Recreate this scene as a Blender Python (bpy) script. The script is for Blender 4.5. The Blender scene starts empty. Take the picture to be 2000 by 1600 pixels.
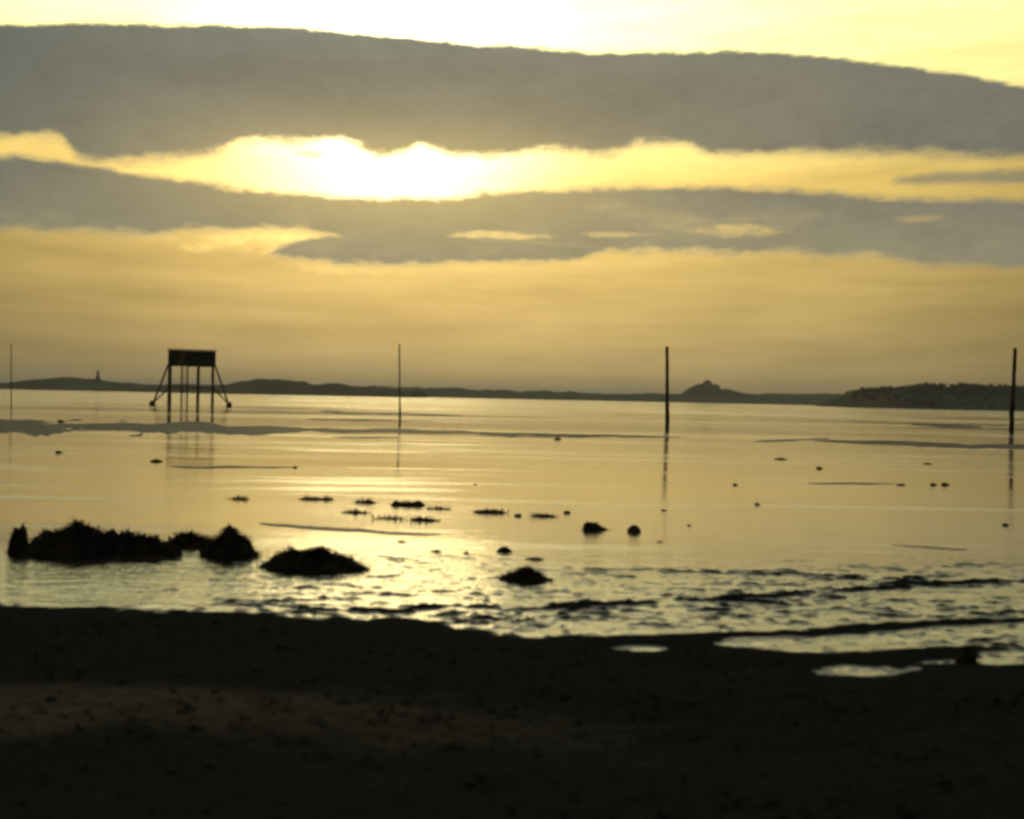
import bpy, bmesh, math, random
import numpy as np
from mathutils import Vector, Matrix, noise as mnoise

# ------------------------------------------------------------------ camera
S = bpy.context.scene
COL = S.collection
FPX = 2050.0                 # focal length in pixels of the 2000 px wide photograph
CAM_H = 1.8                  # eye above the water
PITCH = -23.0 / FPX          # looking a hair below the horizon
ROLL = 0.0205                # hand-held tilt
cam_d = bpy.data.cameras.new('camera')
cam_d.sensor_width = 36.0
cam_d.lens = 36.0 * FPX / 2000.0
cam_d.clip_start = 0.05
cam_d.clip_end = 60000
cam = bpy.data.objects.new('camera', cam_d)
COL.objects.link(cam)
CAMROT = Matrix.Rotation(math.pi / 2 + PITCH, 3, 'X') @ Matrix.Rotation(ROLL, 3, 'Z')
cam.matrix_world = Matrix.Translation((0, 0, CAM_H)) @ CAMROT.to_4x4()
S.camera = cam
cam_d.dof.use_dof = True
cam_d.dof.focus_distance = 45.0
cam_d.dof.aperture_fstop = 1.25


def ray(px, py):
    """direction (world) of a pixel of the 2000x1600 photograph"""
    return (CAMROT @ Vector(((px - 1000) / FPX, -(py - 800) / FPX, -1.0))).normalized()


def ground(px, py, z=0.0):
    """the point of the level plane z under that pixel"""
    d = ray(px, py)
    t = (z - CAM_H) / d.z
    return Vector((d.x * t, d.y * t, z))


def at_dist(px, py, Y):
    d = ray(px, py)
    t = Y / d.y
    return Vector((d.x * t, Y, CAM_H + d.z * t))


def uv(px, py):
    d = ray(px, py)
    return math.atan2(d.x, d.y), math.asin(d.z)


# ------------------------------------------------------------------ colour management, sampling
S.view_settings.view_transform = 'Standard'
S.view_settings.look = 'None'
S.view_settings.exposure = 0.0
S.view_settings.gamma = 1.0
S.view_settings.use_curve_mapping = False
S.render.engine = 'CYCLES'
S.cycles.use_denoising = True
S.cycles.use_adaptive_sampling = True
S.cycles.adaptive_threshold = 0.03
S.cycles.max_bounces = 4
S.cycles.volume_bounces = 0
S.cycles.sample_clamp_indirect = 6.0
S.cycles.filter_width = 3.1

# ------------------------------------------------------------------ sky
SUN_PX = (765, 190)          # behind the thick part of the big cloud
SUN_DIR = ray(*SUN_PX)
SUN_AZ, SUN_EL = math.atan2(SUN_DIR.x, SUN_DIR.y), math.asin(SUN_DIR.z)

world = bpy.data.worlds.new('World')
S.world = world
world.use_nodes = True
WT = world.node_tree
WT.nodes.clear()


class NB:
    """small helper to write node maths"""

    def __init__(self, tree):
        self.t = tree

    def new(self, kind, **kw):
        n = self.t.nodes.new(kind)
        for k, v in kw.items():
            setattr(n, k, v)
        return n

    def put(self, sock, v):
        if isinstance(v, bpy.types.NodeSocket):
            self.t.links.new(v, sock)
        elif v is not None:
            if sock.type == 'RGBA' and not isinstance(v, (int, float)) and len(v) == 3:
                v = (*v, 1.0)
            sock.default_value = v

    def m(self, op, a, b=None, c=None, clamp=False):
        n = self.new('ShaderNodeMath', operation=op, use_clamp=clamp)
        self.put(n.inputs[0], a)
        if b is not None:
            self.put(n.inputs[1], b)
        if c is not None:
            self.put(n.inputs[2], c)
        return n.outputs[0]

    def add(self, a, b): return self.m('ADD', a, b)
    def sub(self, a, b): return self.m('SUBTRACT', a, b)
    def mul(self, a, b): return self.m('MULTIPLY', a, b)
    def mx(self, a, b): return self.m('MAXIMUM', a, b)
    def mn(self, a, b): return self.m('MINIMUM', a, b)

    def step(self, v, a, b, o0=0.0, o1=1.0, kind='SMOOTHSTEP'):
        n = self.new('ShaderNodeMapRange', interpolation_type=kind)
        for i, q in enumerate((v, a, b, o0, o1)):
            self.put(n.inputs[i], q)
        return n.outputs[0]

    def mix(self, f, a, b, blend='MIX'):
        n = self.new('ShaderNodeMix', data_type='RGBA', blend_type=blend)
        self.put(n.inputs[0], f)
        self.put(n.inputs[6], a)
        self.put(n.inputs[7], b)
        return n.outputs[2]

    def scale(self, col, f):
        n = self.new('ShaderNodeVectorMath', operation='SCALE')
        self.put(n.inputs[0], col)
        self.put(n.inputs[3], f)
        return n.outputs[0]

    def vadd(self, a, b):
        n = self.new('ShaderNodeVectorMath', operation='ADD')
        self.put(n.inputs[0], a)
        self.put(n.inputs[1], b)
        return n.outputs[0]

    def noise(self, vec, scale, detail=3.0, rough=0.55, dist=0.0):
        n = self.new('ShaderNodeTexNoise')
        self.put(n.inputs['Vector'], vec)
        n.inputs['Scale'].default_value = scale
        n.inputs['Detail'].default_value = detail
        n.inputs['Roughness'].default_value = rough
        n.inputs['Distortion'].default_value = dist
        return n.outputs[0]

    def xyz(self, x, y, z=0.0):
        n = self.new('ShaderNodeCombineXYZ')
        for i, q in enumerate((x, y, z)):
            self.put(n.inputs[i], q)
        return n.outputs[0]

    def ramp(self, v, stops):
        n = self.new('ShaderNodeValToRGB')
        cr = n.color_ramp
        while len(cr.elements) < len(stops):
            cr.elements.new(0.5)
        for e, (p, c) in zip(cr.elements, stops):
            e.position = p
            e.color = (*c, 1)
        self.put(n.inputs[0], v)
        return n.outputs[0]

    def curve(self, v, pts):
        n = self.new('ShaderNodeFloatCurve')
        c = n.mapping.curves[0]
        pts = sorted(pts)
        c.points[0].location = pts[0]
        c.points[1].location = pts[-1]
        for p in pts[1:-1]:
            c.points.new(*p)
        for p in c.points:
            p.handle_type = 'AUTO_CLAMPED'
        n.mapping.extend = 'HORIZONTAL'
        n.mapping.update()
        self.put(n.inputs[1], v)
        return n.outputs[0]


W = NB(WT)
tc = W.new('ShaderNodeTexCoord')
sep = W.new('ShaderNodeSeparateXYZ')
WT.links.new(tc.outputs['Generated'], sep.inputs[0])
DX, DY, DZ = sep.outputs
U = W.m('ARCTAN2', DX, DY)
V = W.m('ARCSINE', DZ)
dotn = W.new('ShaderNodeVectorMath', operation='DOT_PRODUCT')
WT.links.new(tc.outputs['Generated'], dotn.inputs[0])
dotn.inputs[1].default_value = SUN_DIR
TH = W.m('ARCCOSINE', dotn.outputs['Value'])

UU = W.m('MULTIPLY_ADD', U, 1 / 1.4, 0.5)            # curve parameter, -0.7..0.7 rad


def edge(pts):
    """cloud edge traced as elevation over azimuth"""
    c = []
    for px, py in pts:
        u, v = uv(px, py)
        c.append((u / 1.4 + 0.5, v * 2.0))
    return W.mul(W.curve(UU, c), 0.5)


P = 1.0 / FPX
nvec = W.xyz(W.mul(U, 1.0), W.mul(V, 2.2), 0.0)
n_edge = W.sub(W.noise(nvec, 22.0, 4.0, 0.65), 0.5)
n_soft = W.sub(W.noise(W.vadd(nvec, (3.1, 1.7, 0.4)), 8.0, 3.0, 0.6), 0.5)
n_fine = W.sub(W.noise(W.vadd(nvec, (7.7, 2.7, 0.9)), 75.0, 2.0, 0.6), 0.5)
n_str = W.sub(W.noise(W.xyz(W.mul(U, 1.0), W.mul(V, 9.0), 2.0), 5.0, 3.0, 0.55), 0.5)


def band(top, bot, s_top, s_bot, a_top, a_bot):
    vt = W.add(edge(top), W.add(W.mul(n_edge, a_top), W.mul(n_fine, a_top * 0.5)))
    vb = W.add(edge(bot), W.add(W.mul(n_edge, a_bot), W.mul(n_fine, a_bot * 0.35)))
    return W.mul(W.step(W.sub(vt, V), -0.4 * s_top, .6 * s_top), W.step(W.sub(V, vb), -0.6 * s_bot, .5 * s_bot))


# the long dark roll of cloud
A = band([(-700, 70), (-300, 60), (0, 47), (250, 45), (500, 49), (700, 62), (850, 78), (1000, 90), (1150, 100), (1400, 98),
          (1500, 101), (1700, 120), (1850, 141), (2000, 168), (2300, 215), (2700, 235)],
         [(-700, 280), (-200, 270), (0, 266), (90, 265), (122, 272), (145, 302), (180, 316), (230, 314), (300, 310), (420, 298), (470, 278), (600, 279), (650, 274),
          (700, 289), (745, 307), (790, 303), (825, 289), (880, 303), (1000, 303), (1060, 293), (1150, 302), (1210, 299),
          (1250, 281), (1320, 279), (1400, 301), (1600, 296), (1800, 299), (2000, 307), (2400, 310), (2700, 300)],
         12 * P, 30 * P, 20 * P, 34 * P)
# the second, thinner bank below it
B = band([(-700, 290), (-200, 297), (0, 303), (100, 308), (200, 324), (300, 340), (420, 358), (550, 373), (700, 384), (850, 386),
          (950, 376), (1050, 369), (1250, 363), (1400, 363), (1550, 371), (1700, 381), (2000, 390), (2400, 400), (2700, 395)],
         [(-700, 440), (-200, 445), (0, 447), (150, 455), (300, 456), (450, 450), (560, 445), (640, 458), (700, 478), (900, 482),
          (1060, 482), (1130, 488), (1200, 490), (1300, 490), (1500, 494), (1700, 505), (1850, 517), (2000, 522), (2400, 520), (2700, 500)],
         20 * P, 26 * P, 26 * P, 40 * P)
# the lens of cloud hanging under it
C = band([(500, 520), (520, 496), (600, 464), (700, 458), (900, 464), (1000, 468), (1100, 472), (1190, 484), (1210, 520)],
         [(500, 480), (520, 494), (600, 507), (750, 518), (900, 513), (1050, 512), (1150, 499), (1200, 487), (1210, 480)],
         16 * P, 18 * P, 24 * P, 30 * P)
# wisp on the right
D = band([(1720, 380), (1750, 350), (1800, 338), (1900, 334), (2000, 328), (2300, 318), (2500, 340), (2600, 380)],
         [(1720, 345), (1750, 357), (1850, 359), (2000, 357), (2300, 360), (2500, 350), (2600, 340)],
         14 * P, 16 * P, 24 * P, 18 * P)
D = W.mul(D, 0.75)


def blob(px, py, rx, ry, amp=1.0):
    """soft-edged thin spot in the cloud"""
    u, v = uv(px, py)
    a = W.mul(W.sub(U, u), 1 / (rx * P))
    b = W.mul(W.sub(V, v), 1 / (ry * P))
    r2 = W.add(W.add(W.mul(a, a), W.mul(b, b)), W.add(W.mul(n_edge, 4.5), W.add(W.mul(n_fine, 2.0), W.mul(n_str, 3.0))))
    return W.mul(W.step(r2, -0.9, 1.7, 1.0, 0.0), amp)


holes = None
for h in ((985, 460, 80, 8, .75), (1215, 459, 70, 6, .40), (1430, 450, 90, 11, .75),
          (1800, 427, 38, 7, .4)):
    q = blob(*h)
    holes = q if holes is None else W.mx(holes, q)
ragged = W.step(W.add(n_soft, W.add(W.mul(n_edge, .6), W.mul(n_str, .5))), .02, .45, 1.0, .86)
CLOUD = W.mx(A, W.mul(W.mx(B, W.mx(C, D)), ragged))
CLOUD = W.mul(CLOUD, W.sub(1.0, holes))
puffs = blob(612, 300, 32, 7, .7)                    # scrap of cloud in the bright gap
CLOUD = W.mx(CLOUD, puffs)

# the clear evening sky: a wide aureole round the hidden sun, reddening towards the horizon
G = W.m('EXPONENT', W.mul(TH, -1 / 0.55))
VN = W.mul(V, 1 / 1.6)


def angle_to(px, py):
    n = W.new('ShaderNodeVectorMath', operation='DOT_PRODUCT')
    WT.links.new(tc.outputs['Generated'], n.inputs[0])
    n.inputs[1].default_value = ray(px, py)
    return W.m('ARCCOSINE', n.outputs['Value'])


# under the cloud deck the glow is broader and hangs in the haze
tl = W.mul(angle_to(990, 560), 1 / 0.56)
GL = W.add(W.mul(W.m('EXPONENT', W.mul(W.mul(tl, tl), -1.0)), 0.55), W.mul(G, 0.12))
G = W.add(GL, W.mul(W.sub(G, GL), W.step(V, uv(900, 500)[1], uv(900, 370)[1])))
clear_tint = W.ramp(VN, [
    (0.000, (.76, .56, .235)),
    (0.018, (.82, .595, .235)),
    (0.054, (1.00, .71, .235)),
    (0.080, (1.22, .85, .255)),
    (0.130, (1.72, 1.20, .31)),
    (0.200, (2.9, 2.7, 1.05)),
    (0.240, (3.0, 2.9, 1.25)),
    (0.320, (1.9, 1.85, 1.1)),
    (0.500, (.95, 1.0, 1.05)),
    (1.000, (.8, .95, 1.25))])
streak = W.add(1.0, W.add(W.mul(n_str, 0.75), W.mul(n_soft, 0.30)))
streak = W.add(streak, W.add(blob(480, 468, 200, 24, .9), W.add(blob(690, 524, 130, 14, .30), blob(1420, 330, 200, 26, .15))))
clear = W.scale(clear_tint, W.mul(G, W.mul(streak, 1.08)))
gt = W.mul(TH, 1 / 0.112)
core = W.m('EXPONENT', W.mul(W.mul(gt, gt), -1.0))
hot = W.scale((3.1, 2.45, 1.5), core)
lowcut = W.step(V, uv(760, 480)[1], uv(760, 380)[1])   # thick air below the banks dims the core
clear = W.vadd(clear, W.scale(hot, W.add(W.mul(lowcut, 0.97), 0.03)))
# real scattering sky for the whole dome
sky = W.new('ShaderNodeTexSky', sky_type='NISHITA')
sky.sun_disc = False
sky.sun_elevation = SUN_EL
sky.sun_rotation = SUN_AZ
sky.air_density = 2.0
sky.dust_density = 4.0
sky.ozone_density = 1.0
nish = W.scale(sky.outputs[0], 0.003)
clear = W.vadd(clear, nish)

# cloud light: grey body, warmer and brighter where it thins out near the sun
ug, vg = uv(770, 350)
ga = W.mul(W.sub(U, ug), 1 / (430 * P))
gb = W.mul(W.sub(V, vg), 1 / (105 * P))
thin = W.m('EXPONENT', W.mul(W.add(W.mul(ga, ga), W.mul(gb, gb)), -1.0))
body = W.ramp(W.m('EXPONENT', W.mul(angle_to(1060, 300), -1 / 0.35)), [
    (0.0, (.10, .107, .105)), (0.12, (.108, .117, .107)), (0.235, (.137, .146, .125)), (0.33, (.194, .188, .145)), (0.5, (.230, .211, .153)), (1.0, (.262, .232, .155))])
lower = W.step(V, uv(1000, 520)[1], uv(1000, 330)[1], 1.0, 0.0)      # low bank seen through more haze
body = W.vadd(body, W.scale((.10, .075, .022), lower))
toplit = W.step(W.sub(V, uv(1000, 150)[1]), -20 * P, 70 * P)
body = W.vadd(body, W.scale((.012, .024, .026), toplit))
tex = W.add(1.0, W.add(W.mul(n_soft, 0.36), W.add(W.mul(n_edge, 0.26), W.mul(n_fine, .20))))
body = W.scale(body, tex)
# translucent fringes let the glow through
fringe = W.mul(W.step(CLOUD, 1.0, .55), W.m('EXPONENT', W.mul(TH, -1 / 0.22)))
cloudc = W.vadd(W.vadd(body, W.scale((.42, .29, .06), thin)), W.scale((.55, .40, .12), fringe))
skycol = W.mix(CLOUD, clear, cloudc)
bg = W.new('ShaderNodeBackground')
WT.links.new(skycol, bg.inputs[0])
bg.inputs[1].default_value = 1.0
wo = W.new('ShaderNodeOutputWorld')
WT.links.new(bg.outputs[0], wo.inputs[0])

# sun, veiled by the cloud
sl = bpy.data.lights.new('sun', 'SUN')
sl.energy = 0.12
sl.angle = math.radians(12)
sl.color = (1.0, .76, .32)
so = bpy.data.objects.new('sun', sl)
so.rotation_euler = (-SUN_DIR).to_track_quat('-Z', 'Y').to_euler()
so.location = (0, 0, 60)
COL.objects.link(so)

# ------------------------------------------------------------------ helpers
rnd = random.Random(11)
MATS = {}


def matte(mt, color, n, rough=.6, gloss=0.0, normal=None):
    """diffuse surface with a small constant share of dull wet shine"""
    t = mt.node_tree
    for q in [q for q in t.nodes if q.type == 'BSDF_PRINCIPLED']:
        t.nodes.remove(q)
    out = [q for q in t.nodes if q.type == 'OUTPUT_MATERIAL'][0]
    d = n.new('ShaderNodeBsdfDiffuse')
    n.put(d.inputs['Color'], color)
    g = n.new('ShaderNodeBsdfGlossy')
    n.put(g.inputs['Roughness'], rough)
    mx = n.new('ShaderNodeMixShader')
    n.put(mx.inputs[0], gloss)
    t.links.new(d.outputs[0], mx.inputs[1])
    t.links.new(g.outputs[0], mx.inputs[2])
    if normal is not None:
        t.links.new(normal, d.inputs['Normal'])
        t.links.new(normal, g.inputs['Normal'])
    t.links.new(mx.outputs[0], out.inputs[0])


def material(name, color, rough=0.6, gloss=0.01, var=0.35, scale=6.0, bump=0.0, bscale=30.0):
    """mottled colour and fine relief"""
    if name in MATS:
        return MATS[name]
    mt = bpy.data.materials.new(name)
    mt.use_nodes = True
    n = NB(mt.node_tree)
    pos = n.new('ShaderNodeNewGeometry').outputs['Position']
    f = n.step(n.noise(pos, scale, 4.0, 0.6), 0.3, 0.7)
    nrm = None
    if bump:
        bn = n.new('ShaderNodeBump')
        bn.inputs['Strength'].default_value = 1.0
        bn.inputs['Distance'].default_value = bump
        n.put(bn.inputs['Height'], n.noise(pos, bscale, 4.0, 0.6))
        nrm = bn.outputs[0]
    matte(mt, n.mix(f, tuple(c * (1 - var) for c in color), tuple(c * (1 + var) for c in color)), n, rough, gloss, nrm)
    MATS[name] = mt
    return mt


def obj(name, verts, faces, mat, parent=None, smooth=False):
    me = bpy.data.meshes.new(name)
    me.from_pydata([tuple(v) for v in verts], [], faces)
    me.update()
    me.materials.append(mat)
    if smooth:
        me.polygons.foreach_set('use_smooth', [True] * len(me.polygons))
    o = bpy.data.objects.new(name, me)
    COL.objects.link(o)
    if parent is not None:
        o.parent = parent
    return o


def empty(name, loc, rz=0.0):
    e = bpy.data.objects.new(name, None)
    e.location = loc
    e.rotation_euler = (0, 0, rz)
    e.empty_display_size = 0.3
    COL.objects.link(e)
    return e


def tag(o, label=None, cat=None, group=None, kind=None):
    if label:
        o['label'] = label
    if cat:
        o['category'] = cat
    if group:
        o['group'] = group
    if kind:
        o['kind'] = kind
    return o


def box(x0, x1, y0, y1, z0, z1, b=0.0):
    """box with the vertical edges chamfered by b"""
    if b <= 0:
        v = [(x, y, z) for z in (z0, z1) for x, y in ((x0, y0), (x1, y0), (x1, y1), (x0, y1))]
        k = 4
    else:
        ring = [(x0 + b, y0), (x1 - b, y0), (x1, y0 + b), (x1, y1 - b), (x1 - b, y1), (x0 + b, y1), (x0, y1 - b), (x0, y0 + b)]
        v = [(x, y, z) for z in (z0, z1) for x, y in ring]
        k = 8
    f = [tuple(range(k))[::-1], tuple(range(k, 2 * k))] + [(i, (i + 1) % k, k + (i + 1) % k, k + i) for i in range(k)]
    return v, f


def tube(p0, p1, r0, r1, seg=8, rings=1, wob=0.0, seed=0):
    p0, p1 = Vector(p0), Vector(p1)
    ax = (p1 - p0).normalized()
    s = ax.cross(Vector((0, 1, 0.01))).normalized()
    t = ax.cross(s)
    R = random.Random(seed)
    v, f = [], []
    for i in range(rings + 1):
        q = i / rings
        c = p0.lerp(p1, q)
        if 0 < i < rings and wob:
            c = c + s * R.uniform(-wob, wob) + t * R.uniform(-wob, wob)
        r = r0 + (r1 - r0) * q
        for k in range(seg):
            a = 2 * math.pi * k / seg
            rr = r * (1 + (R.uniform(-.12, .12) if wob else 0))
            v.append(c + s * math.cos(a) * rr + t * math.sin(a) * rr)
    for i in range(rings):
        for k in range(seg):
            f.append((i * seg + k, i * seg + (k + 1) % seg, (i + 1) * seg + (k + 1) % seg, (i + 1) * seg + k))
    f.append(tuple(range(seg))[::-1])
    f.append(tuple(rings * seg + k for k in range(seg)))
    return v, f


def join(*parts):
    v, f = [], []
    for pv, pf in parts:
        o = len(v)
        v += list(pv)
        f += [tuple(i + o for i in q) for q in pf]
    return v, f


def hash2(ix, iy, seed):
    h = (ix * 374761393 + iy * 668265263 + seed * 974634777) & 0xFFFFFFFF
    h = ((h ^ (h >> 13)) * 1274126177) & 0xFFFFFFFF
    return ((h ^ (h >> 16)) & 0xFFFF) / 65535.0


def vnoise(x, y, seed=0, octaves=4):
    """value noise 0..1 on arrays"""
    x, y = np.asarray(x, float), np.asarray(y, float)
    tot = np.zeros(np.broadcast(x, y).shape)
    amp, norm = 1.0, 0.0
    for o in range(octaves):
        xi, yi = np.floor(x).astype(np.int64), np.floor(y).astype(np.int64)
        fx, fy = x - xi, y - yi
        fx, fy = fx * fx * (3 - 2 * fx), fy * fy * (3 - 2 * fy)
        a, b = hash2(xi, yi, seed + o), hash2(xi + 1, yi, seed + o)
        c, d = hash2(xi, yi + 1, seed + o), hash2(xi + 1, yi + 1, seed + o)
        tot += amp * ((a * (1 - fx) + b * fx) * (1 - fy) + (c * (1 - fx) + d * fx) * fy)
        norm += amp
        amp *= 0.5
        x, y = x * 2.03 + 11.3, y * 2.03 + 5.7
    return tot / norm


def grid_faces(nr, nc):
    i = np.arange(nr - 1)[:, None] * nc + np.arange(nc - 1)[None, :]
    return np.stack([i, i + 1, i + nc + 1, i + nc], -1).reshape(-1, 4)


def grid_obj(name, X, Y, Z, mat, smooth=True):
    nr, nc = X.shape
    me = bpy.data.meshes.new(name)
    co = np.stack([X, Y, Z], -1).reshape(-1, 3).astype(np.float32)
    fa = grid_faces(nr, nc).astype(np.int32)
    me.vertices.add(len(co))
    me.vertices.foreach_set('co', co.ravel())
    me.loops.add(fa.size)
    me.loops.foreach_set('vertex_index', fa.ravel())
    me.polygons.add(len(fa))
    me.polygons.foreach_set('loop_start', np.arange(0, fa.size, 4, dtype=np.int32))
    me.polygons.foreach_set('use_smooth', np.full(len(fa), smooth))
    me.update()
    me.validate()
    me.materials.append(mat)
    o = bpy.data.objects.new(name, me)
    COL.objects.link(o)
    return o


# ------------------------------------------------------------------ water
def water_material():
    mt = bpy.data.materials.new('tidal_water')
    mt.use_nodes = True
    t = mt.node_tree
    b = t.nodes['Principled BSDF']
    n = NB(t)
    pos = n.new('ShaderNodeNewGeometry').outputs['Position']
    sp = n.new('ShaderNodeSeparateXYZ')
    t.links.new(pos, sp.inputs[0])
    x, y = sp.outputs[0], sp.outputs[1]
    # wind lanes: long patches of ruffled and of slick water
    lane = n.noise(n.xyz(n.mul(x, 0.018), n.mul(y, 0.085), 0.0), 1.0, 3.0, 0.55, 0.4)
    lane = n.step(lane, 0.36, 0.64)
    far = n.step(y, 92.0, 150.0)
    streaks = n.noise(n.xyz(n.mul(x, 0.11), n.mul(y, 0.9), 1.0), 1.0, 3.0, 0.6)
    streaks = n.mul(n.step(streaks, 0.48, 0.70), n.step(y, 90.0, 40.0))
    near = n.step(y, 15.0, 9.5)                       # small chop over the shallows by the beach
    chop = n.noise(n.xyz(n.mul(x, 2.2), n.mul(y, 6.0), 0.0), 1.0, 3.0, 0.6, 0.4)
    fine = n.noise(n.xyz(n.mul(x, 9.0), n.mul(y, 24.0), 3.0), 1.0, 2.0, 0.6)
    swell = n.noise(n.xyz(n.mul(x, 0.25), n.mul(y, 0.9), 5.0), 1.0, 2.0, 0.5)
    amp = n.add(n.add(0.0008, n.mul(lane, 0.0030)), n.add(n.mul(near, 0.022), n.mul(streaks, .004)))
    h = n.add(n.mul(chop, amp), n.add(n.mul(n.mul(fine, amp), 0.30), n.mul(swell, 0.0030)))
    bn = n.new('ShaderNodeBump')
    bn.inputs['Strength'].default_value = 1.0
    bn.inputs['Distance'].default_value = 1.0
    n.put(bn.inputs['Height'], h)
    t.links.new(bn.outputs[0], b.inputs['Normal'])
    rough = n.add(n.add(0.05, n.mul(lane, 0.085)), n.add(n.mul(far, 0.045), n.mul(streaks, 0.12)))
    b.inputs['Base Color'].default_value = (.045, .038, .024, 1)
    b.inputs['IOR'].default_value = 1.33
    n.put(b.inputs['Roughness'], rough)
    # film of water over slick mud: mirrors more strongly than open water
    fr = n.new('ShaderNodeFresnel')
    fr.inputs['IOR'].default_value = 1.4
    t.links.new(bn.outputs[0], fr.inputs['Normal'])
    g = n.new('ShaderNodeBsdfGlossy')
    g.inputs['Color'].default_value = (.97, .97, .97, 1)
    n.put(g.inputs['Roughness'], rough)
    t.links.new(bn.outputs[0], g.inputs['Normal'])
    mx = n.new('ShaderNodeMixShader')
    n.put(mx.inputs[0], n.m('POWER', fr.outputs[0], 0.56))
    t.links.new(b.outputs[0], mx.inputs[1])
    t.links.new(g.outputs[0], mx.inputs[2])
    out = [q for q in t.nodes if q.type == 'OUTPUT_MATERIAL'][0]
    t.links.new(mx.outputs[0], out.inputs[0])
    return mt


wm = water_material()
# one sheet out to the horizon
ys = np.concatenate([[-300, -60], np.geomspace(4, 16000, 60)])
xs = np.linspace(-1, 1, 41)
Xw = np.outer(ys * 0 + 1, xs) * np.maximum(np.abs(ys), 60)[:, None] * 1.6
Yw = np.outer(ys, xs * 0 + 1)
water = tag(grid_obj('water', Xw, Yw, Xw * 0, wm), kind='structure')

# ------------------------------------------------------------------ near shore: beach and shallow flats
def proj(X, Y, Z=0.0):
    """pixel of the photograph for ground points (arrays)"""
    R = np.array(CAMROT)
    D = np.stack([X, Y, np.zeros_like(X) + Z - CAM_H], -1)
    c = D @ R
    w = np.maximum(-c[..., 2], 1e-3)
    return 1000 + FPX * c[..., 0] / w, 800 - FPX * c[..., 1] / w


def interp(px, pts):
    return np.interp(px, [p[0] for p in pts], [p[1] for p in pts])


ys = np.concatenate([np.linspace(-14, 0.5, 30), np.linspace(0.6, 5.0, 90), np.geomspace(5.03, 17.0, 400)])
xs = np.concatenate([np.linspace(-30, -8.2, 30), np.linspace(-8, 8, 640), np.linspace(8.2, 30, 30)])
X = np.outer(ys * 0 + 1, xs)
Y = np.outer(ys, xs * 0 + 1)
Ys = np.maximum(Y, 2.2)
px, py = proj(X * Ys / np.maximum(Y, 2.2), Ys)
px = np.clip(px, -1400, 3400)
wig = (vnoise(X * 1.3, Y * 3.0, 3, 4) - .5)
rag = vnoise(X * 6, Y * 9, 33, 3)
E = interp(px, [(-1400, 1110), (-600, 1160), (0, 1180), (200, 1189), (400, 1196), (600, 1201), (800, 1213), (900, 1226), (1000, 1238), (1150, 1246),
                (1250, 1243), (1350, 1239), (1450, 1230), (1700, 1220), (1900, 1209), (2000, 1203), (2400, 1180), (3400, 1120)])
f = (py - E) + wig * 22 + (rag - .5) * 13                                # > 0: land
# strip of water inside the right arm
top = interp(px, [(1300, 1262), (1380, 1258), (1450, 1249), (1550, 1246), (1700, 1240), (1800, 1231), (1900, 1227), (2000, 1215), (2400, 1190), (3400, 1130)])
bot = interp(px, [(1300, 1256), (1380, 1262), (1450, 1266), (1550, 1277), (1700, 1273), (1800, 1267), (1900, 1262), (2000, 1268), (2400, 1262), (3400, 1240)])
strip = np.minimum(py - top, bot - py) + wig * 10 + (rag - .5) * 12
strip = strip - np.clip((1400 - px) / 4, 0, 400)
f = np.minimum(f, -strip)
for (cx, cy, rx, ry) in ((1700, 1313, 78, 9), (1660, 1309, 40, 6), (1437, 1315, 40, 5), (1930, 1291, 96, 8), (1985, 1284, 60, 9), (2300, 1270, 200, 14), (1260, 1268, 30, 3)):
    e = 1 - np.sqrt(((px - cx) / rx) ** 2 + ((py - cy) / ry) ** 2) + wig * 1.3 + (rag - .5) * 1.5
    f = np.minimum(f, -(e * ry + wig * 6))
land = np.where(f > 0, f, f * 0.7)
Z = np.where(land > 0, .045 * (1 - np.exp(-land / 9.0)), np.clip(land, -14, 0) * 0.0013)
# the beach keeps rising behind the water's edge
rise = np.clip((py - np.maximum(E, 1325 + 0 * E) + 20) / 420, 0, 3)
rise = np.where(Y < 2.3, rise + (2.3 - Y) * 0.10, rise)
Z = Z + rise * 0.20
inland = np.clip((f - 14) / 70, 0, 1)
Z += inland * ((vnoise(X * 1.2, Y * 1.6, 21, 4) - .5) * 0.10 + (vnoise(X * 7, Y * 8, 22, 4) - .5) * 0.035)
Z = np.where((f > 0) & (py > 1100), np.maximum(Z, .042 * (1 - np.exp(-np.maximum(f, 0) / 9.0))), Z)
# drying ripples and weed mats poking out of the shallows just off the beach
wet = np.clip(1 - inland * 4, 0, 1) * np.clip((py - 1045) / 85, 0, 1) * np.clip(1.25 - (E - py) / 200, .35, 1)
rip = vnoise(X * 4.2 + 3, Y * 9.5, 7, 4)
rip2 = vnoise(X * 11.0, Y * 18.0, 9, 3)
rip0 = vnoise(X * .5, Y * 1.2, 17, 3)
poke = (rip - 0.56) * 0.045 + (rip2 - 0.5) * 0.050 + (rip0 - .5) * .022 - .003
leftcalm = np.clip((px - 150) / 400, 0, 1)
poke = poke - 0.018 * (1 - leftcalm)
for pts, th, hh in (([(1030, 1188), (1200, 1181), (1500, 1167), (1750, 1146), (2000, 1137), (2600, 1110)], 5, .030),
                    ([(1080, 1113), (1250, 1112), (1400, 1117), (1560, 1122), (1760, 1135), (1830, 1130)], 5, .022),
                    ([(700, 1090), (860, 1085), (960, 1090), (1010, 1092)], 4, .022),
                    ([(560, 1190), (760, 1194), (900, 1183), (1030, 1188)], 4, .022),
                    ([(1600, 1108), (1750, 1112), (1900, 1105), (2000, 1100), (2300, 1095)], 4, .016)):
    lo, hi = pts[0][0], pts[-1][0]
    yc = interp(px, pts)
    wgt = np.exp(-((py - yc + wig * 20) / th) ** 2) * np.clip((px - lo) / 60, 0, 1) * np.clip((hi - px) / 60, 0, 1)
    poke = poke + wgt * hh * np.clip(-.25 + 1.1 * rip + 1.0 * rip2, 0, 2)
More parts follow.
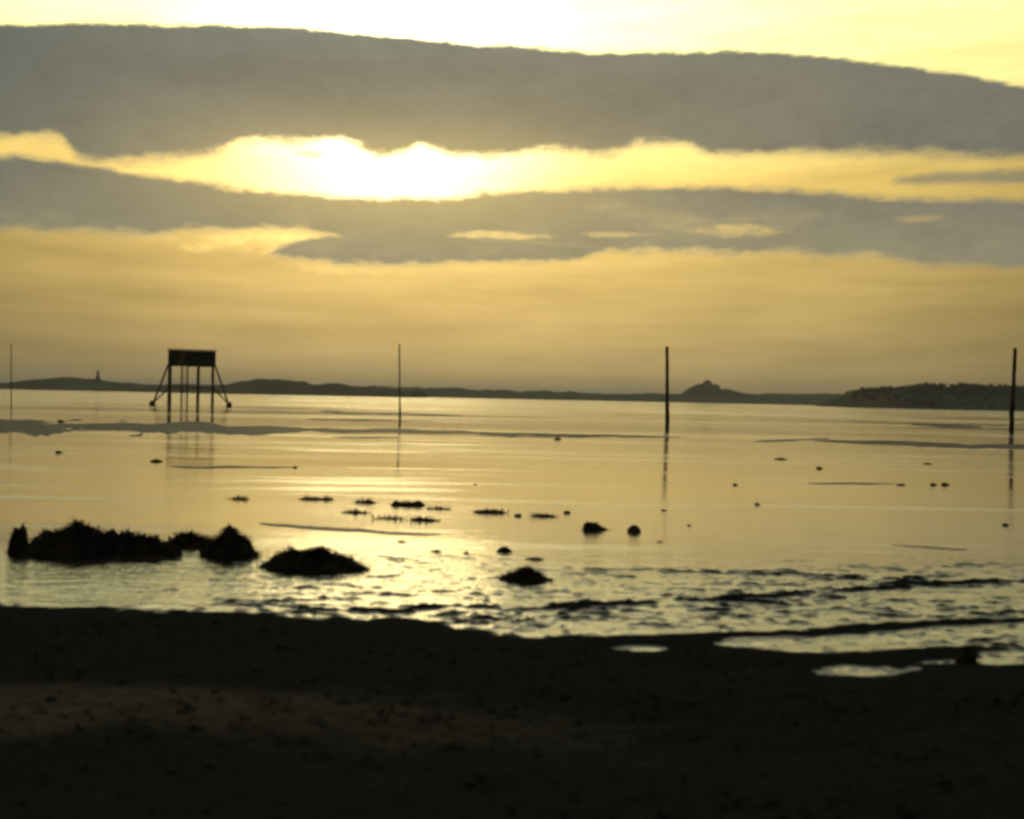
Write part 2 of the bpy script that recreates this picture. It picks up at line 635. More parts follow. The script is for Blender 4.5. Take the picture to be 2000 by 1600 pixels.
Z = np.where(f < 10, np.maximum(Z, np.where(f < -2, wet * poke - 0.006 * (1 - wet), -1)), Z)
Z = np.where(py < 1045, -0.012, Z)


def shore_material():
    mt = bpy.data.materials.new('dark_shore')
    mt.use_nodes = True
    t = mt.node_tree
    n = NB(t)
    pos = n.new('ShaderNodeNewGeometry').outputs['Position']
    sp = n.new('ShaderNodeSeparateXYZ')
    t.links.new(pos, sp.inputs[0])
    x, y, z = sp.outputs
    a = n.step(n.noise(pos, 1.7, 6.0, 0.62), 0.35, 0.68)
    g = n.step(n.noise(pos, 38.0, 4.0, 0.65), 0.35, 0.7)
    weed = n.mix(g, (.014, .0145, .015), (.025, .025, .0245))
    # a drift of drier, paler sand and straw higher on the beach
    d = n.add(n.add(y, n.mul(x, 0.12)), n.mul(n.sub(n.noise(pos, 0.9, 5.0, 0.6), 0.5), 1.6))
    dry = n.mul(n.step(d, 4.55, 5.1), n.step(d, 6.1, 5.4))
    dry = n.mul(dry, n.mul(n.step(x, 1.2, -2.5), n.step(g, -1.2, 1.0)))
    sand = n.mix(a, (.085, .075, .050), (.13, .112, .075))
    bn = n.new('ShaderNodeBump')
    bn.inputs['Strength'].default_value = 1.0
    bn.inputs['Distance'].default_value = 0.008
    n.put(bn.inputs['Height'], n.noise(pos, 30.0, 4.0, 0.65))
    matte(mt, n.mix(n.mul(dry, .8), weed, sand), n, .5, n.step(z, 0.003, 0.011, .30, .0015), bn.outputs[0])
    return mt


shore_m = shore_material()

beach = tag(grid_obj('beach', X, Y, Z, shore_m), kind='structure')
from mathutils.bvhtree import BVHTree
_dg = bpy.context.evaluated_depsgraph_get()


def beach_z(x, y):
    i = int(np.clip(np.searchsorted(ys, y), 1, len(ys) - 1))
    j = int(np.clip(np.searchsorted(xs, x), 1, len(xs) - 1))
    return float(Z[i, j])


# ------------------------------------------------------------------ mud banks out on the flats
mud_m = material('wet_mud', (.040, .036, .027), rough=.45, gloss=.12, var=.4, scale=1.5, bump=.02, bscale=8)


def bank(pts, height, seed, rows=15, name='mud_bank'):
    """low bar of mud between a far and a near edge traced on the ground"""
    step = 3
    p0, p1 = pts[0][0], pts[-1][0]
    cols = np.arange(p0, p1 + .1, step)
    XX, YY, ZZ = [], [], []
    for c in cols:
        q = (c - p0) / (p1 - p0)
        yt, yb = np.interp(c, [p[0] for p in pts], [p[1] for p in pts]), np.interp(c, [p[0] for p in pts], [p[2] for p in pts])
        j = (float(vnoise(c * .02, seed * 7.3, seed, 3)) - .5) * 2.0
        j2 = (float(vnoise(c * .03, seed * 3.3 + 50, seed + 9, 3)) - .5) * 2.0
        a, b_ = ground(c, yt + j * .35 * (yb - yt)), ground(c, yb + j2 * .35 * (yb - yt))
        taper = min(1, q * 8, (1 - q) * 8)
        rx, ry, rz = [], [], []
        for r in range(rows):
            s = r / (rows - 1)
            p = b_.lerp(a, s)
            hgt = height * math.sin(math.pi * s) ** .7 * (-.55 + 2.5 * float(vnoise(p.x * .30, p.y * .42, seed, 4))) * (.25 + .75 * taper)
            rx.append(p.x)
            ry.append(p.y)
            rz.append(hgt - (0.016 if height > .05 else .004))
        XX.append(rx)
        YY.append(ry)
        ZZ.append(rz)
    XX, YY, ZZ = (np.array(q).T for q in (XX, YY, ZZ))
    return tag(grid_obj(name, XX, YY, ZZ, mud_m), kind='structure')


bank([(-700, 795, 828), (-200, 810, 846), (0, 818, 850), (90, 820, 852), (200, 822, 850), (330, 824, 850), (430, 829, 852), (500, 833, 849),
      (600, 835, 846), (760, 838, 846), (900, 841, 851), (1000, 845, 855), (1150, 848, 855), (1300, 851, 856), (1350, 853, 857)], .10, 3)
bank([(1590, 858, 864), (1700, 861, 869), (1800, 864, 873), (1900, 868, 877), (2000, 869, 878), (2300, 872, 884), (2700, 872, 886)], .09, 5)
bank([(600, 816, 820), (700, 818, 823), (760, 820, 823), (860, 822, 824)], .03, 6)
bank([(330, 910, 914), (420, 910, 916), (520, 911, 916), (585, 911, 914)], .03, 7)
bank([(1490, 941, 946), (1600, 942, 947), (1700, 943, 947), (1760, 943, 946)], .02, 8)
bank([(500, 1020, 1025), (600, 1026, 1035), (700, 1033, 1043), (790, 1040, 1046), (880, 1044, 1048)], .018, 10)
bank([(1470, 862, 864), (1540, 858, 862), (1620, 855, 858)], .03, 12)
bank([(620, 803, 806), (700, 804, 811), (790, 807, 811), (900, 811, 814)], .03, 14)
bank([(1780, 826, 832), (1850, 829, 836), (1920, 833, 837)], .03, 15)
bank([(640, 851, 854), (690, 852, 857), (780, 855, 858)], .02, 16)
bank([(1560, 1048, 1052), (1680, 1056, 1062), (1800, 1066, 1072), (1900, 1072, 1077)], .008, 17)

# ------------------------------------------------------------------ far shore
hill_m = material('far_hillside', (.055, .060, .040), rough=.6, gloss=.01, var=.35, scale=.02)
crag_m = material('crag_rock', (.06, .058, .048), rough=.6, gloss=.01, var=.35, scale=.05)


def hills(profile, Y0, depth, seed, mat, step=4, jitter=1.0, name='hills'):
    cols = np.arange(profile[0][0], profile[-1][0] + .1, step)
    rows = 13
    XX, YY, ZZ = [], [], []
    pxs, pys = [p[0] for p in profile], [p[1] for p in profile]
    for c in cols:
        y = float(np.interp(c, pxs, pys))
        y += (float(vnoise(c * .06, seed, seed, 4)) - .5) * 5 * jitter
        top = at_dist(c, y, Y0)
        ux = top.x / Y0
        h = max(top.z, .6)
        rx, ry, rz = [], [], []
        for r in range(rows):
            s = r / (rows - 1)
            d = Y0 + (s - .5) * depth
            k = math.sin(math.pi * min(1, max(0, s))) ** .8
            n_ = .8 + .4 * float(vnoise(ux * Y0 * .02, d * .02, seed + 2, 4)) if 0 < r < rows - 1 and r != rows // 2 else 1
            rx.append(top.x)
            ry.append(d)
            rz.append(h * k * n_ - .5)
        XX.append(rx)
        YY.append(ry)
        ZZ.append(rz)
    XX, YY, ZZ = (np.array(q).T for q in (XX, YY, ZZ))
    return tag(grid_obj(name, XX, YY, ZZ, mat), kind='structure')


hills([(-900, 745), (-500, 738), (-200, 744), (0, 749), (40, 749), (60, 744), (90, 739), (120, 736), (150, 737), (175, 741), (190, 744), (205, 747),
       (240, 748), (300, 750), (400, 751), (460, 751), (480, 747), (500, 743), (530, 739), (550, 741), (570, 744), (600, 749), (620, 751), (640, 749),
       (665, 750), (700, 756), (760, 760), (820, 766)], 1150, 260, 31, hill_m, jitter=1.6)
hills([(560, 755), (700, 755), (800, 756), (900, 759), (1000, 763), (1100, 765), (1200, 768), (1300, 769), (1450, 770), (1520, 769), (1570, 768), (1600, 767),
       (1660, 769), (1760, 772), (2100, 775)], 1800, 500, 37, hill_m, jitter=1.3)
crag = hills([(1318, 780), (1332, 768), (1340, 761), (1350, 756), (1362, 751), (1374, 750), (1394, 750), (1400, 752), (1407, 760), (1420, 762), (1432, 764),
              (1450, 768), (1475, 776)], 1690, 90, 41, crag_m, step=2, jitter=.6)
hills([(1662, 792), (1672, 780), (1682, 766), (1720, 761), (1765, 763), (1785, 757), (1830, 754), (1900, 756), (2000, 758), (2200, 755), (2500, 748), (3000, 752)],
      760, 220, 43, hill_m, jitter=.5)

# wood along the right-hand shore: too far to tell the trees apart
leaf_m = material('far_foliage', (.045, .052, .028), rough=.6, gloss=.01, var=.45, scale=.15)


def wood():
    R = random.Random(5)
    prof = [(1672, 768), (1682, 757), (1720, 754), (1768, 757), (1782, 750), (1830, 747), (1900, 749), (2000, 752), (2200, 748), (2400, 742), (2600, 745)]
    v, fc = [], []
    for i in range(1700):
        c = R.uniform(1670, 2600)
        Yd = 760 + R.uniform(-106, 50)
        y = float(np.interp(c, [p[0] for p in prof], [p[1] for p in prof])) + 2.5
        top = at_dist(c, y, 760)
        k = math.sin(math.pi * (Yd - 760 + 110) / 220) ** .8
        h = top.z * k + R.uniform(-1.2, .4)
        cx, cy, cz = top.x, Yd, h - 1.6
        r = R.uniform(1.6, 3.4)
        for j in range(26):
            d = Vector((R.gauss(0, 1), R.gauss(0, 1), R.gauss(0, .8))).normalized() * r * R.uniform(.55, 1.05)
            s = R.uniform(.5, 1.1)
            a = Vector((R.uniform(-1, 1), R.uniform(-1, 1), R.uniform(-1, 1))).normalized() * s
            b_ = Vector((R.uniform(-1, 1), R.uniform(-1, 1), R.uniform(-1, 1))).normalized() * s
            p = Vector((cx, cy, cz)) + d
            o = len(v)
            v += [p - a, p + b_, p + a, p - b_]
            fc.append((o, o + 1, o + 2, o + 3))
    return tag(obj('far_wood', v, fc, leaf_m), 'dark belt of far woodland along the low shore', 'woodland', kind='stuff')


wood()

stone_m = material('weathered_stone', (.10, .095, .08), rough=.6, gloss=.01, var=.3, scale=.6)
slate_m = material('slate_roof', (.05, .05, .05), rough=.6, gloss=.01, var=.3, scale=1.0)
glass_m = material('dark_pane', (.02, .02, .022), rough=.6, gloss=.01, var=.2, scale=1)

# castle on the crag
cp = at_dist(1383, 753, 1690)
castle = tag(empty('castle', (cp.x, 1690, cp.z - 2.5)), 'small stone castle crowning the steep lone crag', 'castle')


def part(name, vf, mat, parent, smooth=False):
    return obj(name, vf[0], vf[1], mat, parent, smooth)


for nm, q in (('wall', (-15, 12, -5, 5, 0, 4.6)), ('keep', (-7, 5, -4.4, 4.4, 4.603, 8.0)), ('gatehouse', (12.003, 17, -3.5, 3.5, -1.5, 3.4)),
              ('tower', (-3, 1.6, -3.2, 3.2, 8.003, 10.6))):
    w_ = part(nm, box(*q), stone_m, castle)
    x0, x1, y0, y1, z0, z1 = q
    n_ = max(3, int((x1 - x0) / 1.8))
    for k in range(n_):
        xm = x0 + (k + .5) * (x1 - x0) / n_
        part('merlon', box(xm - .45, xm + .45, y0 + .02, y0 + .5, z1 + .003, z1 + .8), stone_m, w_)
    for k in range(max(2, int((x1 - x0) / 4))):
        xm = x0 + (k + .5) * (x1 - x0) / max(2, int((x1 - x0) / 4))
        part('window', box(xm - .4, xm + .4, y0 - .03, y0 + .1, z0 + (z1 - z0) * .45, z0 + (z1 - z0) * .75), glass_m, w_)
part('roof', ([(-6, -3.5, 8.003), (-3.2, -3.5, 8.003), (-3.2, 3.5, 8.003), (-6, 3.5, 8.003), (-6, 0, 10.2), (-3.2, 0, 10.2)],
              [(0, 1, 5, 4), (1, 2, 5), (2, 3, 4, 5), (3, 0, 4), (3, 2, 1, 0)]), slate_m, castle)
part('chimney', box(2.4, 3.2, -.4, .4, 8.003, 10.4), stone_m, castle)

# sea-mark obelisk on the left-hand point
bp = at_dist(191, 745, 1120)
beacon = tag(empty('obelisk_beacon', (bp.x, 1120, bp.z - 1.5)), 'slender stone obelisk sea mark on the far low hill', 'obelisk')
part('plinth', box(-2.6, 2.6, -2.6, 2.6, 0, 4.0), stone_m, beacon)
part('base_course', box(-1.9, 1.9, -1.9, 1.9, 4.003, 5.2), stone_m, beacon)
a_, b_ = 1.5, .75
part('shaft', ([(-a_, -a_, 5.203), (a_, -a_, 5.203), (a_, a_, 5.203), (-a_, a_, 5.203), (-b_, -b_, 12.6), (b_, -b_, 12.6), (b_, b_, 12.6), (-b_, b_, 12.6)],
               [(3, 2, 1, 0), (0, 1, 5, 4), (1, 2, 6, 5), (2, 3, 7, 6), (3, 0, 4, 7)]), stone_m, beacon)
part('cap', ([(-b_, -b_, 12.6), (b_, -b_, 12.6), (b_, b_, 12.6), (-b_, b_, 12.6), (0, 0, 14.0)], [(0, 1, 4), (1, 2, 4), (2, 3, 4), (3, 0, 4)]), stone_m, beacon)

# ------------------------------------------------------------------ refuge hut on stilts
timber_m = material('tarred_timber', (.026, .023, .019), rough=.6, gloss=.01, var=.4, scale=3.0, bump=.01, bscale=20)
leg_m = material('flare_pale_timber', (.13, .09, .045), rough=.6, gloss=.01, var=.35, scale=2.5)  # leg brown lightened to imitate veiling flare and haze; the door shares it
felt_m = material('roof_felt', (.03, .03, .03), rough=.6, gloss=.01, var=.3, scale=2)
weed_m = material('bladder_wrack', (.026, .019, .011), rough=.6, gloss=.006, var=.5, scale=9.0)
rock_m = material('dark_boulder', (.040, .029, .020), rough=.6, gloss=.01, var=.5, scale=5.0, bump=.02, bscale=22)

g0 = ground(373.5, 793)
k = g0.y / FPX                                         # metres per photo pixel there
hut = tag(empty('refuge_hut', (g0.x, g0.y, 0), -math.atan2(g0.x, g0.y)), 'dark timber refuge hut raised on stilts above the tidal water', 'hut')
zb, zt = (793 - 713.5) * k, (793 - 683) * k            # underside and top of the cabin
wd, dp = 43.5 * k, 1.75
# cabin: separate boards on the four sides
floor = part('floor', box(-wd - .08, wd + .08, -dp - .08, dp + .08, zb - .14, zb), timber_m, hut)
nb = 7
for i in range(nb):
    z0 = zb + .003 + i * (zt - .18 - zb) / nb
    z1 = z0 + (zt - .18 - zb) / nb - .012
    o_ = .012 * (i % 2)
    part('wall_board', box(-wd, wd, -dp - o_, -dp + .04, z0, z1), timber_m, hut)
    part('wall_board', box(-wd, wd, dp - .04, dp + o_, z0, z1), timber_m, hut)
    part('end_board', box(-wd - o_ - .02, -wd + .03, -dp + .043, dp - .043, z0, z1), timber_m, hut)
    part('end_board', box(wd - .03, wd + o_ + .02, -dp + .043, dp - .043, z0, z1), timber_m, hut)
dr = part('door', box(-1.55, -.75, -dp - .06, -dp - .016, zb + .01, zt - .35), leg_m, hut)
part('handle', box(-.9, -.84, -dp - .10, -dp - .062, zb + .7, zb + .85), felt_m, dr)
wn = part('window', box(.9, 1.7, -dp - .05, -dp - .016, zb + .75, zb + 1.25), glass_m, hut)
rf = part('roof', ([(-wd - .18, -dp - .25, zt - .17), (wd + .18, -dp - .25, zt - .17), (wd + .18, dp + .25, zt - .02), (-wd - .18, dp + .25, zt - .02),
                    (-wd - .18, -dp - .25, zt - .06), (wd + .18, -dp - .25, zt - .06), (wd + .18, dp + .25, zt + .10), (-wd - .18, dp + .25, zt + .10)],
                   [(3, 2, 1, 0), (4, 5, 6, 7), (0, 1, 5, 4), (1, 2, 6, 5), (2, 3, 7, 6), (3, 0, 4, 7)]), felt_m, hut)
for i, (dx, yy) in enumerate(((-42, -dp + .15), (38.5, -dp + .15), (-39.5, dp - .15), (41, dp - .15), (11, -dp + .15), (13.5, dp - .15))):
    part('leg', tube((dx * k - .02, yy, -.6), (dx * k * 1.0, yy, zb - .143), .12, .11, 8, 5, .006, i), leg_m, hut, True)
for sx in (-1, 1):
    foot = (sx * 71 * k, -dp + .45 + .3 * (sx > 0), .05)
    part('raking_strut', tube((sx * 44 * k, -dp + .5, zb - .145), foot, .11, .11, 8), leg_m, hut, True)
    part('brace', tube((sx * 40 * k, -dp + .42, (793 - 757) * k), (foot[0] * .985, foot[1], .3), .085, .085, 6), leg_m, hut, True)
    v_, f_ = tube((foot[0], foot[1], -.4), (foot[0], foot[1], .55), .42, .27, 10, 3, .02, 4)
    part('footing', (v_, f_), rock_m, hut, True)
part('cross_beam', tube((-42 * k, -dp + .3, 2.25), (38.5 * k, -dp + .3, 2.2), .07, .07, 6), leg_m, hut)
lad = empty('ladder', (0, 0, 0))
lad.parent = hut
for dx in (-18.5, -7.5):
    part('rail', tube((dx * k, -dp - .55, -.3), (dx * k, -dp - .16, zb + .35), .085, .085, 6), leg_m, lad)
for i in range(15):
    z = .25 + i * .33
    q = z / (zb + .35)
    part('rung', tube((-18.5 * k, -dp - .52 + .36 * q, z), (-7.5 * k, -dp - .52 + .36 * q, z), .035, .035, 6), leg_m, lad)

# ------------------------------------------------------------------ marker poles
pole_m = material('pole_timber', (.05, .038, .022), rough=.6, gloss=.01, var=.4, scale=2.0)
POLE_GROUP = 'guide poles marking the crossing'


glare_pale_m = material('glare_pale_timber', (.22, .165, .085), var=.3, scale=2.0)  # pole timber paled to imitate haze and glare over the left-hand poles


def pole(pxb, pyb, pxt, pyt, wpx, sleeve, label, seed, mat=None):
    b = ground(pxb, pyb)
    kk = b.y / FPX
    t = at_dist(pxt, pyt, b.y)
    e = tag(empty('marker_pole', (b.x, b.y, 0)), label, 'pole', POLE_GROUP)
    top = (t.x - b.x, 0, t.z)
    low = (-(t.x - b.x) * .12, 0, -t.z * .12)
    r = wpx * kk / 2
    part('shaft', tube(low, top, r * 1.12, r * .85, 10, 14, r * .08, seed), mat or pole_m, e, True)
    sv = Vector(top)
    z0, z1, rr = sleeve
    v_, f_ = tube(sv * (-.04), sv * z1, r * rr, r * rr * .9, 10, 8, r * .25, seed + 5)
    part('weed_growth', (v_, f_), weed_m, e, True)
    return e


pole(22, 800, 22, 672, 1.9, (0, .10, 1.25), 'slim guide pole beyond the mud bank, clear of the hut', 1, glare_pale_m)  # narrowed and coloured paler to stand in for haze fading
pole(781, 823, 780, 672, 3.1, (0, .17, 1.45), 'guide pole standing alone in the sun glitter beside the hut', 2, glare_pale_m)  # thinner and paler in colour, imitating the sun glare around it
pole(1303, 833, 1303, 677, 7.0, (0, .30, 1.2), 'straight dark guide pole beside the castle crag', 3)
pole(1975, 843, 1983, 680, 7.5, (0, .34, 1.3), 'leaning guide pole in front of the far woodland', 4)

# ------------------------------------------------------------------ weed-covered rocks
def mound(w, d, prof, seed, rough, rings=22, segs=64):
    """boulder or weed heap with a given skyline; prof = [(x -1..1, height)]"""
    v, f = [], []
    px_, ph_ = [p[0] for p in prof], [p[1] for p in prof]
    hmax = max(ph_)
    for i in range(rings + 1):
        r = i / rings
        for s in range(segs):
            a = 2 * math.pi * s / segs
            xn, yn = r * math.cos(a), r * math.sin(a)
            ch = math.sqrt(max(1e-4, 1 - xn * xn))
            lump = mnoise.fractal(Vector((xn * w * 4 + seed * 9.1, yn * d * 4, seed * 3.3)), 1.0, 2.0, 4)
            out = 1 + .16 * mnoise.fractal(Vector((math.cos(a) * 2.6 + seed, math.sin(a) * 2.6, seed * 1.7)), 1.0, 2.0, 3)
            z = float(np.interp(xn, px_, ph_)) * max(0, 1 - (yn / ch) ** 2) ** .75
            z += rough * hmax * lump * min(1, (1 - r) * 5) 
            if i == rings:
                z = -.04
            v.append((xn * w / 2 * out, yn * d / 2 * out, z - .006))
    for i in range(rings):
        for s in range(segs):
            q = (s + 1) % segs
            if i == 0:
                f.append((s, segs + s, segs + q))
            else:
                f.append((i * segs + s, (i + 1) * segs + s, (i + 1) * segs + q, i * segs + q))
    return v, f


def fronds(vf, n, seed, ln, wd_):
    """strap-like weed growing from a surface"""
    R = random.Random(seed)
    v, f = [], []
    src = vf[0]
    for _ in range(n):
        p = Vector(R.choice(src))
        if p.z < .005:
            p.z = .004
        out = Vector((p.x, p.y, 0))
        out = (out.normalized() if out.length > 1e-4 else Vector((1, 0, 0))) + Vector((R.uniform(-.8, .8), R.uniform(-.8, .8), R.uniform(0, 1.0)))
        out.normalize()
        side = out.cross(Vector((0, 0, 1))).normalized() * wd_ * R.uniform(.5, 1.2)
        L = ln * R.uniform(.4, 1.2)
        p1 = p + out * L * .5 + Vector((0, 0, L * .10))
        p2 = p + out * L * .95 - Vector((0, 0, L * .25))
        p1.z, p2.z = max(p1.z, .002), max(p2.z, .001)
        o = len(v)
        v += [p - side, p + side, p1 + side * .9, p1 - side * .9, p2]
        f += [(o, o + 1, o + 2, o + 3), (o + 3, o + 2, o + 4)]
    return v, f


def rock(x0, x1, ybase, prof_px, label, seed, cat='rock', name='rock', depth=.6, rough=.10, weed=0, group=None, wl=.10, ww=.008):
    """x0..x1 span and ybase waterline in the photo; prof_px = skyline points (px, py)"""
    c = (x0 + x1) / 2
    p = ground(c, ybase)
    kk = p.y / FPX
    w = (x1 - x0) * kk
    d = max(.10, w * depth)
    prof = [(2 * (a - c) / (x1 - x0), max(.004, (ybase - b) * kk * (.68 if weed else .80))) for a, b in prof_px]
    prof = [(-1.0, .004)] + [(max(-.94, min(.94, a)), h) for a, h in prof] + [(1.0, .004)]
    if not weed:
        prof = [(a, h * .8) for a, h in prof]
    big = (x1 - x0) > 60
    vf = mound(w, d, prof, seed, rough, 22 if big else 10, 64 if big else 24)
    e = empty(name, (p.x, p.y + d * .48, 0)) if weed else None
    if weed:
        part('boulder', vf, rock_m, e, True)
        tag(part('seaweed', fronds(vf, weed, seed, wl, ww), weed_m, e), kind='stuff')
    else:
        e = part(name, vf, rock_m, None, True)
        e.location = (p.x, p.y + d * .45, 0)
    tag(e, label, cat, group)
    return e


NEAR = 'weed-covered rocks in the shallows by the beach'
rock(6, 48, 1084, [(6, 1070), (16, 1022), (22, 1012), (30, 1014), (36, 1001), (42, 1012), (48, 1052)], 'stubby upright rock at the end of the weed-covered reef', 1, depth=.8, weed=160, group=NEAR, rough=.22, wl=.06)
rock(14, 262, 1092, [(14, 1072), (30, 1058), (44, 1048), (60, 1028), (72, 1040), (84, 1024), (105, 1020), (118, 1010), (127, 1006), (138, 1016), (160, 1026), (190, 1032), (225, 1040), (250, 1066), (262, 1080)],
     'largest weed-draped rock of the reef, with a pointed crest', 2, depth=.45, weed=900, group=NEAR, rough=.26)
rock(170, 345, 1090, [(170, 1050), (195, 1024), (210, 1020), (225, 1030), (250, 1042), (275, 1034), (292, 1040), (308, 1054), (330, 1068), (345, 1078)],
     'long low reef rock adjoining the pointed weed-draped one', 3, depth=.40, weed=600, group=NEAR, rough=.30)
rock(308, 420, 1068, [(308, 1058), (330, 1050), (348, 1036), (366, 1030), (384, 1036), (400, 1044), (420, 1058)],
     'thin low rock bridging the reef and the peaked boulder', 4, depth=.3, weed=200, group=NEAR, rough=.2)
rock(380, 498, 1092, [(380, 1074), (396, 1052), (412, 1038), (426, 1028), (438, 1014), (448, 1017), (460, 1032), (474, 1052), (484, 1072), (498, 1086)],
     'steep peaked boulder at the reef end, hung with weed', 5, depth=.65, weed=500, group=NEAR, rough=.20)
rock(500, 722, 1120, [(500, 1106), (522, 1090), (545, 1076), (565, 1070), (585, 1066), (600, 1073), (618, 1068), (645, 1074), (664, 1088), (690, 1100), (722, 1112)],
     'low shaggy weed heap lying in the bright sun glitter', 6, depth=.5, weed=800, group=NEAR, rough=.26)
rock(60, 335, 1096, [(60, 1086), (120, 1080), (180, 1084), (240, 1079), (300, 1086), (335, 1092)],
     'flat skirt of weed along the foot of the reef', 12, cat='seaweed', name='weed_mat', depth=.22, weed=260, rough=.25)
rock(976, 1080, 1139, [(976, 1130), (992, 1120), (1008, 1112), (1022, 1104), (1038, 1107), (1052, 1118), (1066, 1130), (1080, 1136)],
     'small pyramid-shaped weed mound on the ruffled shallows', 7, depth=.6, weed=320, group=NEAR, rough=.14, wl=.07)
rock(968, 1002, 1080, [(968, 1074), (978, 1064), (988, 1061), (996, 1070), (1002, 1078)], 'little round rock just beyond the pyramid-shaped weed mound', 8, depth=.8, group=NEAR)
rock(1138, 1192, 1037, [(1138, 1020), (1148, 1012), (1160, 1015), (1172, 1022), (1182, 1031), (1192, 1036)], 'hooked wedge-shaped rock next to a smaller round one', 9, depth=.6, weed=60, group=NEAR, wl=.05)
rock(1226, 1254, 1040, [(1226, 1030), (1234, 1020), (1241, 1017), (1249, 1024), (1254, 1034)], 'round dark rock beside the hooked wedge-shaped one', 10, depth=.9, group=NEAR)
rock(1872, 1920, 1303, [(1872, 1288), (1880, 1262), (1894, 1256), (1908, 1262), (1916, 1284), (1920, 1296)], 'black boulder sitting between pools at the beach edge', 11, depth=.9, weed=60, group=NEAR, wl=.04, rough=.12)

MATS_G = 'weed mats strung across the calm water'
for i, (x0, x1, yb, yt, lab) in enumerate((
        (578, 652, 977, 969, 'long thin weed mat at the hut end of the string'),
        (690, 733, 983, 973, 'short weed mat beside the blocky dark one'),
        (758, 830, 989, 971, 'thick blocky dark weed mat, largest of the string'),
        (822, 882, 995, 990, 'flat weed tail trailing from the blocky dark mat'),
        (662, 722, 1003, 996, 'flat weed mat lying in the sun glitter, shoreward of the string'),
        (795, 856, 1018, 1007, 'knobbed weed mat shoreward of the blocky dark one'),
        (724, 800, 1015, 1012, 'sliver of weed joined to the knobbed mat'),
        (923, 992, 1003, 991, 'two-humped weed mat midway along the string'),
        (1004, 1020, 1009, 998, 'small round weed clump next to the two-humped mat'),
        (1033, 1090, 1010, 1002, 'low weed mat between two small round clumps'),
        (1100, 1116, 1003, 991, 'small upright weed clump at the castle end of the string'),
        (446, 488, 976, 970, 'faint thin weed mat apart from the string, towards the reef'))):
    c = (x0 + x1) / 2
    R = random.Random(i + 40)
    hs = [(x0, yb - 1)] + [(x0 + (x1 - x0) * q, yb - (yb - yt) * R.uniform(.45, 1.0)) for q in (.18, .34, .5, .66, .82)] + [(x1, yb - 1)]
    rock(x0, x1, yb, hs, lab, 50 + i, cat='seaweed', name='weed_mat', depth=.35, rough=.12, weed=50 if x1 - x0 > 40 else 0, group=MATS_G, wl=.10, ww=.012)

STONE_G = 'single stones dotted over the flats'
for i, (cx, yb, w_, h_, lab) in enumerate((
        (117, 824, 15, 7, 'stone on the mud bank between the slim pole and the hut'),
        (113, 885, 16, 8, 'brownish stone on calm water in front of the mud bank'),
        (303, 902, 26, 9, 'flat dark stone on calm water in front of the hut'),
        (1089, 859, 16, 8, 'stone at the edge of the mud bank near the crag-side pole'),
        (1602, 916, 15, 8, 'stone alone on open water below the right-hand mud bar'),
        (1527, 898, 28, 6, 'flat low stone just beyond the lone one on open water'),
        (1815, 907, 18, 5, 'faint low stone between the mud bar and weed line'),
        (1437, 948, 11, 7, 'pebble-like stone by the end of the thin mud line'),
        (1480, 987, 12, 9, 'small round stone shoreward of the thin mud line'),
        (1347, 1028, 11, 6, 'tiny stone shoreward of the straight pole reflection'),
        (1298, 998, 14, 6, 'low stone at the foot of the straight pole reflection'),
        (1966, 1027, 14, 9, 'round stone below the leaning pole reflection'),
        (785, 1060, 22, 7, 'flat stone between the weed heap and the knobbed mat'),
        (850, 1079, 24, 8, 'stone awash near the shaggy weed heap'),
        (910, 1082, 12, 8, 'small stone awash between the glitter and the little round rock'),
        (1045, 1095, 40, 9, 'flat slab behind the pyramid-shaped weed mound'),
        (575, 914, 10, 7, 'tiny stone at the tip of the mud line before the hut'),
        (1290, 1060, 14, 5, 'tiny stone shoreward of the round dark rock'),
        (1825, 948, 14, 8, 'first stone of the pair by the leaning pole reflection'),
        (1849, 948, 18, 9, 'second, larger stone of the pair by the leaning pole reflection'),
        (1762, 948, 18, 6, 'stone at the end of the thin mud line near the pair'),
        (928, 947, 9, 4, 'speck of stone in calm water before the mid mud bank'))):
    x0, x1 = cx - w_ / 2, cx + w_ / 2
    R = random.Random(i + 90)
    rock(x0, x1, yb, [(x0, yb - h_ * .4), (cx + w_ * R.uniform(-.2, .15), yb - h_), (x1, yb - h_ * .3)], lab, 80 + i, cat='stone', name='stone',
         depth=.8, rough=.08, group=STONE_G)

# ------------------------------------------------------------------ shingle and wrack on the beach
def scatter_stones():
    R = random.Random(77)
    v, f = [], []
    ico = bmesh.new()
    bmesh.ops.create_icosphere(ico, subdivisions=1, radius=1)
    iv = [q.co.copy() for q in ico.verts]
    fi = [[q.index for q in fc.verts] for fc in ico.faces]
    for _ in range(2600):
        y = R.uniform(2.0, 8.2)
        x = R.uniform(-.75, .75) * (y + 1.5)
        z = beach_z(x, y)
        if z < .03:
            continue
        s = R.uniform(.006, .02) * (2.0 if R.random() < .06 else 1)
        m = Matrix.Rotation(R.uniform(0, 6.3), 3, 'Z') @ Matrix.Diagonal((s * R.uniform(.8, 1.5), s * R.uniform(.7, 1.1), s * .55))
        o = len(v)
        v += [m @ q * R.uniform(.88, 1.1) + Vector((x, y, z + s * .15)) for q in iv]
        f += [tuple(i + o for i in q) for q in fi]
    ico.free()
    return tag(obj('shingle', v, f, material('shingle', (.024, .023, .021), rough=.6, gloss=.01, var=.5, scale=14)), 'small dark stones strewn over the shaded beach', 'shingle', kind='stuff')


scatter_stones()


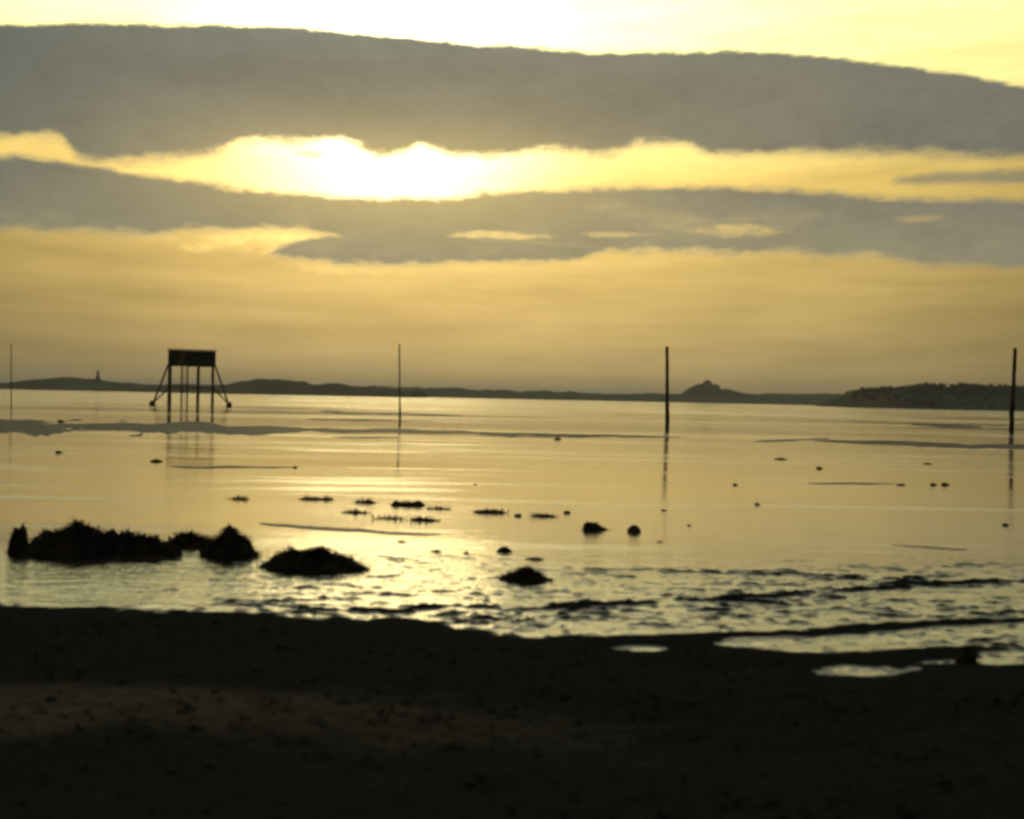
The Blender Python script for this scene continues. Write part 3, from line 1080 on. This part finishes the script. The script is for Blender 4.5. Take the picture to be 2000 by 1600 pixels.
def wrack():
    R = random.Random(78)
    v, f = [], []
    for _ in range(1300):
        y = R.uniform(2.0, 8.6)
        x = R.uniform(-.75, .75) * (y + 1.5)
        z = beach_z(x, y)
        if z < .012 or vnoise(x * .9, y * 1.5, 61, 3) < .47:
            continue
        p = Vector((x, y, z))
        for _k in range(4):
            a = R.uniform(0, 6.3)
            L = R.uniform(.03, .11)
            d = Vector((math.cos(a), math.sin(a), 0))
            s = Vector((-d.y, d.x, 0)) * R.uniform(.003, .008)
            o = len(v)
            q = p + d * L * .5 + Vector((0, 0, R.uniform(.006, .03)))
            e = p + d * L + Vector((0, 0, R.uniform(0, .01)))
            v += [p - s, p + s, q + s, q - s, e]
            f += [(o, o + 1, o + 2, o + 3), (o + 3, o + 2, o + 4)]
    return tag(obj('wrack', v, f, weed_m), 'tangled dark strands of wrack littering the beach', 'seaweed', kind='stuff')


wrack()


def straw():
    R = random.Random(79)
    v, f = [], []
    for _ in range(900):
        x = R.uniform(-4.5, .6)
        y = 5.25 - .12 * x + R.gauss(0, .22)
        z = beach_z(x, y)
        a = R.uniform(-.7, .7) + (math.pi if R.random() < .5 else 0)
        L = R.uniform(.04, .16)
        d = Vector((math.cos(a), math.sin(a), 0))
        s = Vector((-d.y, d.x, 0)) * R.uniform(.0015, .003)
        p = Vector((x, y, z + R.uniform(.0, .012)))
        o = len(v)
        e = p + d * L + Vector((0, 0, R.uniform(0, .035)))
        v += [p - s, p + s, e + s * .5, e - s * .5]
        f += [(o, o + 1, o + 2, o + 3)]
    return tag(obj('dry_straw', v, f, material('dry_straw', (.09, .078, .05), rough=.6, gloss=.01, var=.4, scale=8)), 'thin pale drift of dry straw along the dark beach', 'straw', kind='stuff')


straw()

# ------------------------------------------------------------------ evening haze over the flats
hz = bpy.data.materials.new('haze')
hz.use_nodes = True
ht = hz.node_tree
ht.nodes.clear()
pv = ht.nodes.new('ShaderNodeVolumePrincipled')
pv.inputs['Color'].default_value = (.9, .9, .9, 1)
pv.inputs['Density'].default_value = 2.0e-4
pv.inputs['Anisotropy'].default_value = 0.2
ho = ht.nodes.new('ShaderNodeOutputMaterial')
ht.links.new(pv.outputs[0], ho.inputs['Volume'])
haze = part('haze', box(-28000, 28000, -1500, 16500, -2.5, 75), hz, None)
tag(haze, 'thin pale evening haze over the tidal flats', 'haze', kind='stuff')
